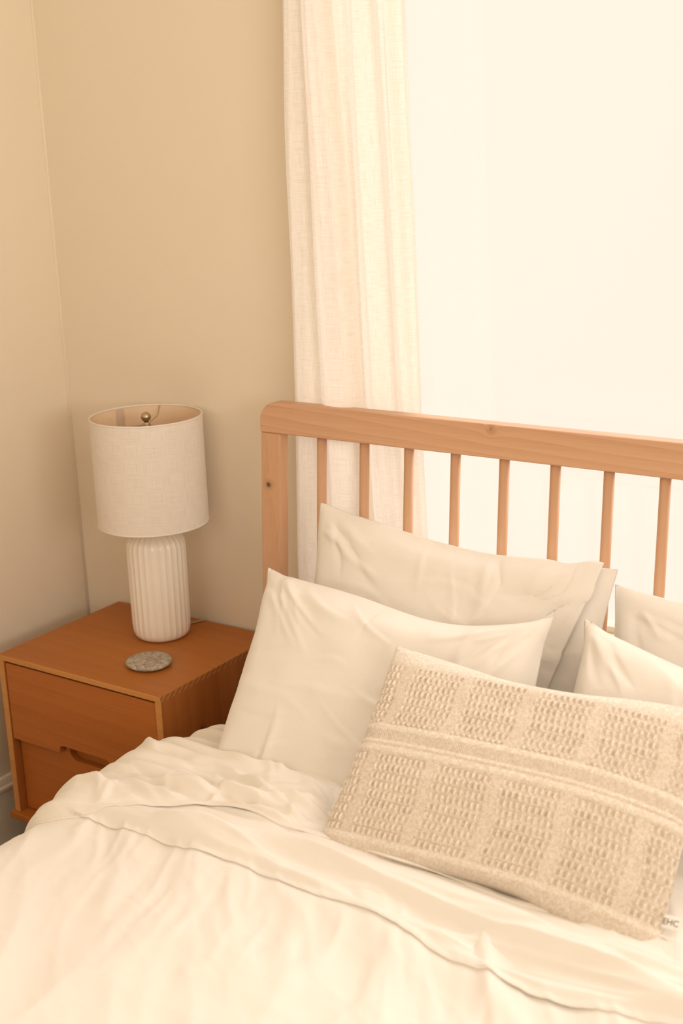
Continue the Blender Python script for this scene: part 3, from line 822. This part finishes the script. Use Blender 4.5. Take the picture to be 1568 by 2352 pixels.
def micro(F, B, seed, am=1.0, W=0.66, H=0.48):
    """fine creases over the panels, stronger near the seams and corners"""
    out = []
    for k, A in enumerate((F, B)):
        N = grid_normals(A) * (1 if k == 0 else -1)
        x, y = A[..., 0], A[..., 1]; u, v = np.abs(2 * x / W), np.abs(2 * y / H)
        r = np.random.RandomState(seed * 3 + k); items = []
        for q in range(int(26 * am)):
            sx, sy = r.choice([-1, 1]), r.choice([-1, 1], p=[0.35, 0.65])
            if r.rand() < 0.62:      # from a corner
                x0, y0 = sx * W / 2 * r.uniform(0.78, 0.93), sy * H / 2 * r.uniform(0.78, 0.93)
            elif r.rand() < 0.6:     # from the long seam
                x0, y0 = W / 2 * r.uniform(-0.8, 0.8), sy * H / 2 * r.uniform(0.82, 0.92)
            else:
                x0, y0 = sx * W / 2 * r.uniform(0.85, 0.92), H / 2 * r.uniform(-0.8, 0.8)
            tx, ty = W / 2 * r.uniform(-0.55, 0.55), H / 2 * r.uniform(-0.6, 0.6)
            items.append((x0, y0, math.atan2(ty - y0, tx - x0), r.uniform(0.05, 0.20), r.uniform(0.0035, 0.008), r.uniform(0.0012, 0.0036) * (1 if r.rand() < 0.7 else -0.8), r.uniform(-0.10, 0.10)))
        for q in range(int(16 * am)):   # a few loose ones on the face
            items.append((W / 2 * r.uniform(-0.8, 0.6), H / 2 * r.uniform(-0.7, 0.7), r.uniform(-0.6, 0.5), r.uniform(0.06, 0.22), r.uniform(0.004, 0.009), r.uniform(0.0006, 0.0016), r.uniform(-0.12, 0.12)))
        g = creases(x, y, items) * 0.8 + 0.0012 * pnoise(x * 14, y * 14, seed)
        mask = np.ones_like(x); mask[0] = mask[-1] = 0; mask[:, 0] = mask[:, -1] = 0
        out.append(A + N * (g * am * mask)[..., None])
    return out

def place(o, loc, lean, roll=0.0, yaw=0.0):
    m = Matrix.Translation(loc) @ Matrix.Rotation(yaw, 4, 'Z') @ Matrix.Rotation(PI / 2 - lean, 4, 'X') @ Matrix.Rotation(roll, 4, 'Z')
    o.matrix_world = m

R = math.radians
PW, PH = 0.665, 0.49
SIM_A = sim_pillow(PW, PH, 73, 53, 0.0300, 3)
SIM_B = sim_pillow(PW, PH, 73, 53, 0.0265, 8, settle=0.8)

def bed_pillow(name, sim, flip, loc, lean, roll, yaw, seed, am=1.0, case=None, **df):
    F, B = sim[0].copy(), sim[1].copy()
    if flip:
        F = F[:, ::-1].copy(); B = B[:, ::-1].copy(); F[..., 0] *= -1; B[..., 0] *= -1
    F, B = upsample(F, 150, 210), upsample(B, 150, 210)
    F, B = micro(F, B, seed, am)
    F, B = deform(F, PW, PH, **df), deform(B, PW, PH, **df)
    Fi = F
    if case is not None:      # the insert sits a little below its case
        N = grid_normals(F); uu = np.linspace(0, 1, F.shape[1])[None]; lim = case(np.linspace(0, 1, F.shape[0]))[:, None]
        Fi = F - N * (0.007 * sstep(lim - 0.01, lim - 0.05, uu) * sstep(0.0, 0.05, uu) * sstep(0, 0.05, np.linspace(0, 1, F.shape[0])[:, None]) * sstep(1, 0.95, np.linspace(0, 1, F.shape[0])[:, None]))[..., None]
    o = pillow_mesh(name, Fi, B, M_PILLOW)
    place(o, loc, lean, roll, yaw)
    return o, F, B

PILLOW_GROUP = 'cream bed pillows against the headboard'
def build_pillows():
    # back left: insert with an open pillowcase slid over it
    o, F, B = bed_pillow('pillow', SIM_B, False, (1.088, -0.235, 0.705), R(12), R(-3.5), 0, 81, 1.8, dip=(0.1, 0.012, 0.6), taper=0.02, case=lambda v: 0.965 - 0.19 * (1 - v))
    tag(o, 'cream pillow at the back left, open pillowcase end showing its inner ticking', 'pillow', PILLOW_GROUP)
    # the case front: a shell over the insert that stops at a slanting hem
    ny, nx = F.shape[:2]; N = grid_normals(F)
    vfr = np.linspace(0, 1, ny)
    lim = 0.965 - 0.19 * (1 - vfr) ** 1.0
    nc = 190
    C = np.zeros((ny, nc, 3)); 
    for j in range(ny):
        uu = np.linspace(0.0, lim[j], nc) * (nx - 1); i = np.clip(uu.astype(int), 0, nx - 2); f = (uu - i)[:, None]
        base = F[j, i] * (1 - f) + F[j, i + 1] * f; nn = N[j, i] * (1 - f) + N[j, i + 1] * f
        ss = np.linspace(0, 1, nc)[:, None]
        dist = (1 - ss) * lim[j] * PW                       # distance from the hem
        off = 0.0015 + 0.010 * sstep(0.55, 1.0, ss) + 0.0015 * ((dist < 0.042)) 
        C[j] = base + nn * off
        C[j, :, 2] += 0.004 * np.sin(vfr[j] * 9.0) * (ss[:, 0] ** 6)
    c = grid_mesh('pillowcase', C, M_PILLOW, o)
    m = c.modifiers.new('thick', 'SOLIDIFY'); m.thickness = 0.0016; m.offset = 1
    # front left
    o, F, B = bed_pillow('pillow', SIM_A, False, (1.055, -0.435, 0.655), R(33), R(1.5), R(0), 91, 1.8, dip=(0.35, 0.038, 0.55), taper=0.09, curl=0.05)
    tag(o, 'large cream pillow in front at the left, nearest the nightstand', 'pillow', PILLOW_GROUP)
    # back right
    o, F, B = bed_pillow('pillow', SIM_B, True, (1.745, -0.245, 0.655), R(16), R(0.0), R(0), 101, 1.8, dip=(0.0, 0.0, 0.6))
    tag(o, 'cream pillow at the back right, leaning on the headboard spindles', 'pillow', PILLOW_GROUP)
    # front right
    o, F, B = bed_pillow('pillow', SIM_A, True, (1.725, -0.425, 0.655), R(32), R(-2.0), R(0), 111, 1.8, dip=(-0.1, 0.05, 0.7), taper=0.04, curl=0.04)
    tag(o, 'cream pillow in front at the right, behind the woven lumbar cushion', 'pillow', PILLOW_GROUP)
build_pillows()

# ------------------------------------------------------------------ woven lumbar cushion
def yarn_mat():
    t = NT('woven_wool'); a = t.n('ShaderNodeVertexColor'); a.layer_name = 'yarn'
    v = t.coords('Object')
    n = t.noise(v, 620, 3, 0.7); n2 = t.noise(v, 180, 2)
    f = t.math('ADD', t.math('MULTIPLY', n, 0.75), t.math('MULTIPLY', n2, 0.25))
    dk = t.mix(1.0, a.outputs[0], (0.74, 0.66, 0.56), 'MULTIPLY')
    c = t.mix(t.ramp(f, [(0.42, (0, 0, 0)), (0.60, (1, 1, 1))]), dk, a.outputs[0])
    b = t.bsdf(None, 0.95); t.l(c, b.inputs['Base Color']); b.inputs['Specular IOR Level'].default_value = 0.05
    b.inputs['Sheen Weight'].default_value = 0.3
    t.l(t.bump(n, 0.5, 0.0012), b.inputs['Normal'])
    return t.done(b)
M_YARN = yarn_mat()
def build_lumbar():
    W, H = 0.584, 0.394
    sim = sim_pillow(W, H, 61, 37, 0.0128, 17, settle=0.35)
    ny, nx = 360, 620
    F, B = upsample(sim[0], ny, nx), upsample(sim[1], ny, nx)
    u, v = np.meshgrid(np.linspace(0, 1, nx), np.linspace(0, 1, ny))
    U, V = u * W, v * H
    rs = np.random.RandomState(4)
    cream, tan = np.array([0.92, 0.885, 0.825]), np.array([0.79, 0.72, 0.635])
    pit = np.array([0.56, 0.45, 0.34])
    d = np.zeros_like(U); mixc = np.zeros_like(U); dark = np.zeros_like(U)
    # stripes: cream lines and twill bands
    def band(c, w): return np.exp(-((v - c) / w) ** 4)
    lines = band(0.105, 0.011) + band(0.495, 0.013) + band(0.525, 0.007) + band(0.592, 0.012) + band(0.955, 0.05)
    tw = np.clip(band(0.045, 0.05) + band(0.56, 0.022), 0, 1)
    twill = 0.5 + 0.5 * np.sin((U * 1.0 + V * 0.8) * 2 * PI / 0.0046)
    # waffle blocks
    per, blk = 0.1165, 0.0945
    zone = ((v > 0.125) & (v < 0.478)) | ((v > 0.612) & (v < 0.895))
    cell, row = 0.0105, 0.0155
    jit = np.floor(V / row)
    ub = (U + 0.052 + 0.002 * np.sin(V * 40) + 0.002 * np.sin(jit * 5.1)) % per
    inb = (ub < blk)
    block = sstep(-0.001, 0.002, ub) * sstep(blk + 0.001, blk - 0.002, ub) * zone
    cu = (ub / cell) % 1.0; cv = (V / row) % 1.0
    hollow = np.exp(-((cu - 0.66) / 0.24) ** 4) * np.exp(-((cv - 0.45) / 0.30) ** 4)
    loop = np.exp(-((cu - 0.20 - 0.22 * (cv - 0.5)) / 0.17) ** 2) * np.exp(-((cv - 0.5) / 0.36) ** 4)
    cid = (np.floor((U + 0.052) / cell) * 37 + jit * 91).astype(int)
    rnd = rs.rand(4096)[cid % 4096]
    amp = 0.65 + 0.5 * rnd
    d += block * (0.0030 * loop * amp - 0.0022 * hollow * amp)
    plainw = 0.5 + 0.5 * np.sin((U * 0.9 + V) * 2 * PI / 0.0036) * np.sin((U - V * 0.9) * 2 * PI / 0.0036)
    d += (1 - block) * 0.0005 * plainw
    d += tw * 0.0008 * twill + np.clip(lines, 0, 1) * 0.0012
    rowmod = 0.5 + 0.5 * np.sin(jit * 2.3 + 0.6)
    mixc = np.clip(np.clip(lines, 0, 1) * 0.95 + block * loop * 1.15 + 0.36 * (1 - block) + 0.12 * block + tw * (twill - 0.3) * 0.4, 0, 1)
    dark = np.clip(block * hollow * (0.12 + 0.40 * rnd ** 2) + block * 0.55 * rowmod * np.exp(-((cv - 0.95) / 0.12) ** 2) + tw * (1 - twill) * 0.25, 0, 1)  # pit shade put into the yarn colour, plus darker row and twill lines
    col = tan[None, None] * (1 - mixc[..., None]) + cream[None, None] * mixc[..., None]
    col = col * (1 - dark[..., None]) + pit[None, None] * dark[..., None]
    col = np.concatenate([col, np.ones((ny, nx, 1))], -1)
    mask = np.minimum(np.minimum(u, 1 - u) * W, np.minimum(v, 1 - v) * H); mask = sstep(0.0, 0.006, mask)
    F = F + grid_normals(F) * (d * mask)[..., None]
    B = B - grid_normals(B) * (d * mask)[..., None]
    df = dict(sag=0.004, bend=0.010, taper=0.0, droop=0.014)
    F, B = deform(F, W, H, **df), deform(B, W, H, **df)
    root = empty('lumbar_cushion', (0, 0, 0))
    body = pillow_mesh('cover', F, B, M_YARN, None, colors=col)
    # piped hem cord round the seam
    loopi = [(0, i) for i in range(0, nx, 6)] + [(j, nx - 1) for j in range(0, ny, 6)] + [(ny - 1, i) for i in range(nx - 1, -1, -6)] + [(j, 0) for j in range(ny - 1, -1, -6)]
    rng = np.random.RandomState(2)
    loc, lean, roll, yaw = (1.426, -0.607, 0.686), R(50), R(1.6), R(0.0)
    place(root, loc, lean, roll, yaw)
    body.parent = root; 
    # folded ear at the upper left corner
    # care tag sewn in the right seam
    jt = int(ny * 0.16); p = F[jt, nx - 1]
    tg_m = NT('tag_cloth'); tb = tg_m.bsdf((0.86, 0.83, 0.77), 0.8); tg_m = tg_m.done(tb)
    tw_, th_ = 0.026, 0.020
    P = np.zeros((6, 10, 3))
    for j in range(6):
        for i in range(10):
            P[j, i] = (p[0] - 0.004 + tw_ * i / 9, p[1] - th_ / 2 + th_ * j / 5, p[2] + 0.003 + 0.003 * math.sin(i / 9 * 2.4))
    tg = grid_mesh('tag', P, tg_m, root); tg.matrix_parent_inverse = Matrix()
    mo = tg.modifiers.new('thick', 'SOLIDIFY'); mo.thickness = 0.0006; mo.offset = 0
    fc = bpy.data.curves.new('tag_lettering', 'FONT'); fc.body = 'EHC'; fc.size = 0.0125; fc.extrude = 0.0001; fc.align_x = 'CENTER'; fc.align_y = 'CENTER'
    fo = bpy.data.objects.new('tmp', fc); COL.objects.link(fo)
    dg = bpy.context.evaluated_depsgraph_get(); me = bpy.data.meshes.new_from_object(fo.evaluated_get(dg))
    bpy.data.objects.remove(fo)
    ink = NT('ink'); ib = ink.bsdf((0.10, 0.085, 0.07), 0.7); ink = ink.done(ib)
    me.materials.clear()
    for vtx in me.vertices:
        xx, yy, zz = vtx.co
        i = (xx + tw_ / 2) / tw_ * 9
        vtx.co = (p[0] - 0.004 + tw_ / 2 + xx, p[1] + yy, p[2] + 0.0036 + zz + 0.003 * math.sin(i / 9 * 2.4))
    link('lettering', me, ink, tg, smooth=False)
    tag(tg, 'small white sewn tag with dark letters')
    tag(root, 'oatmeal woven waffle-texture lumbar cushion with cream stripes, lying on the sheet', 'cushion')
build_lumbar()
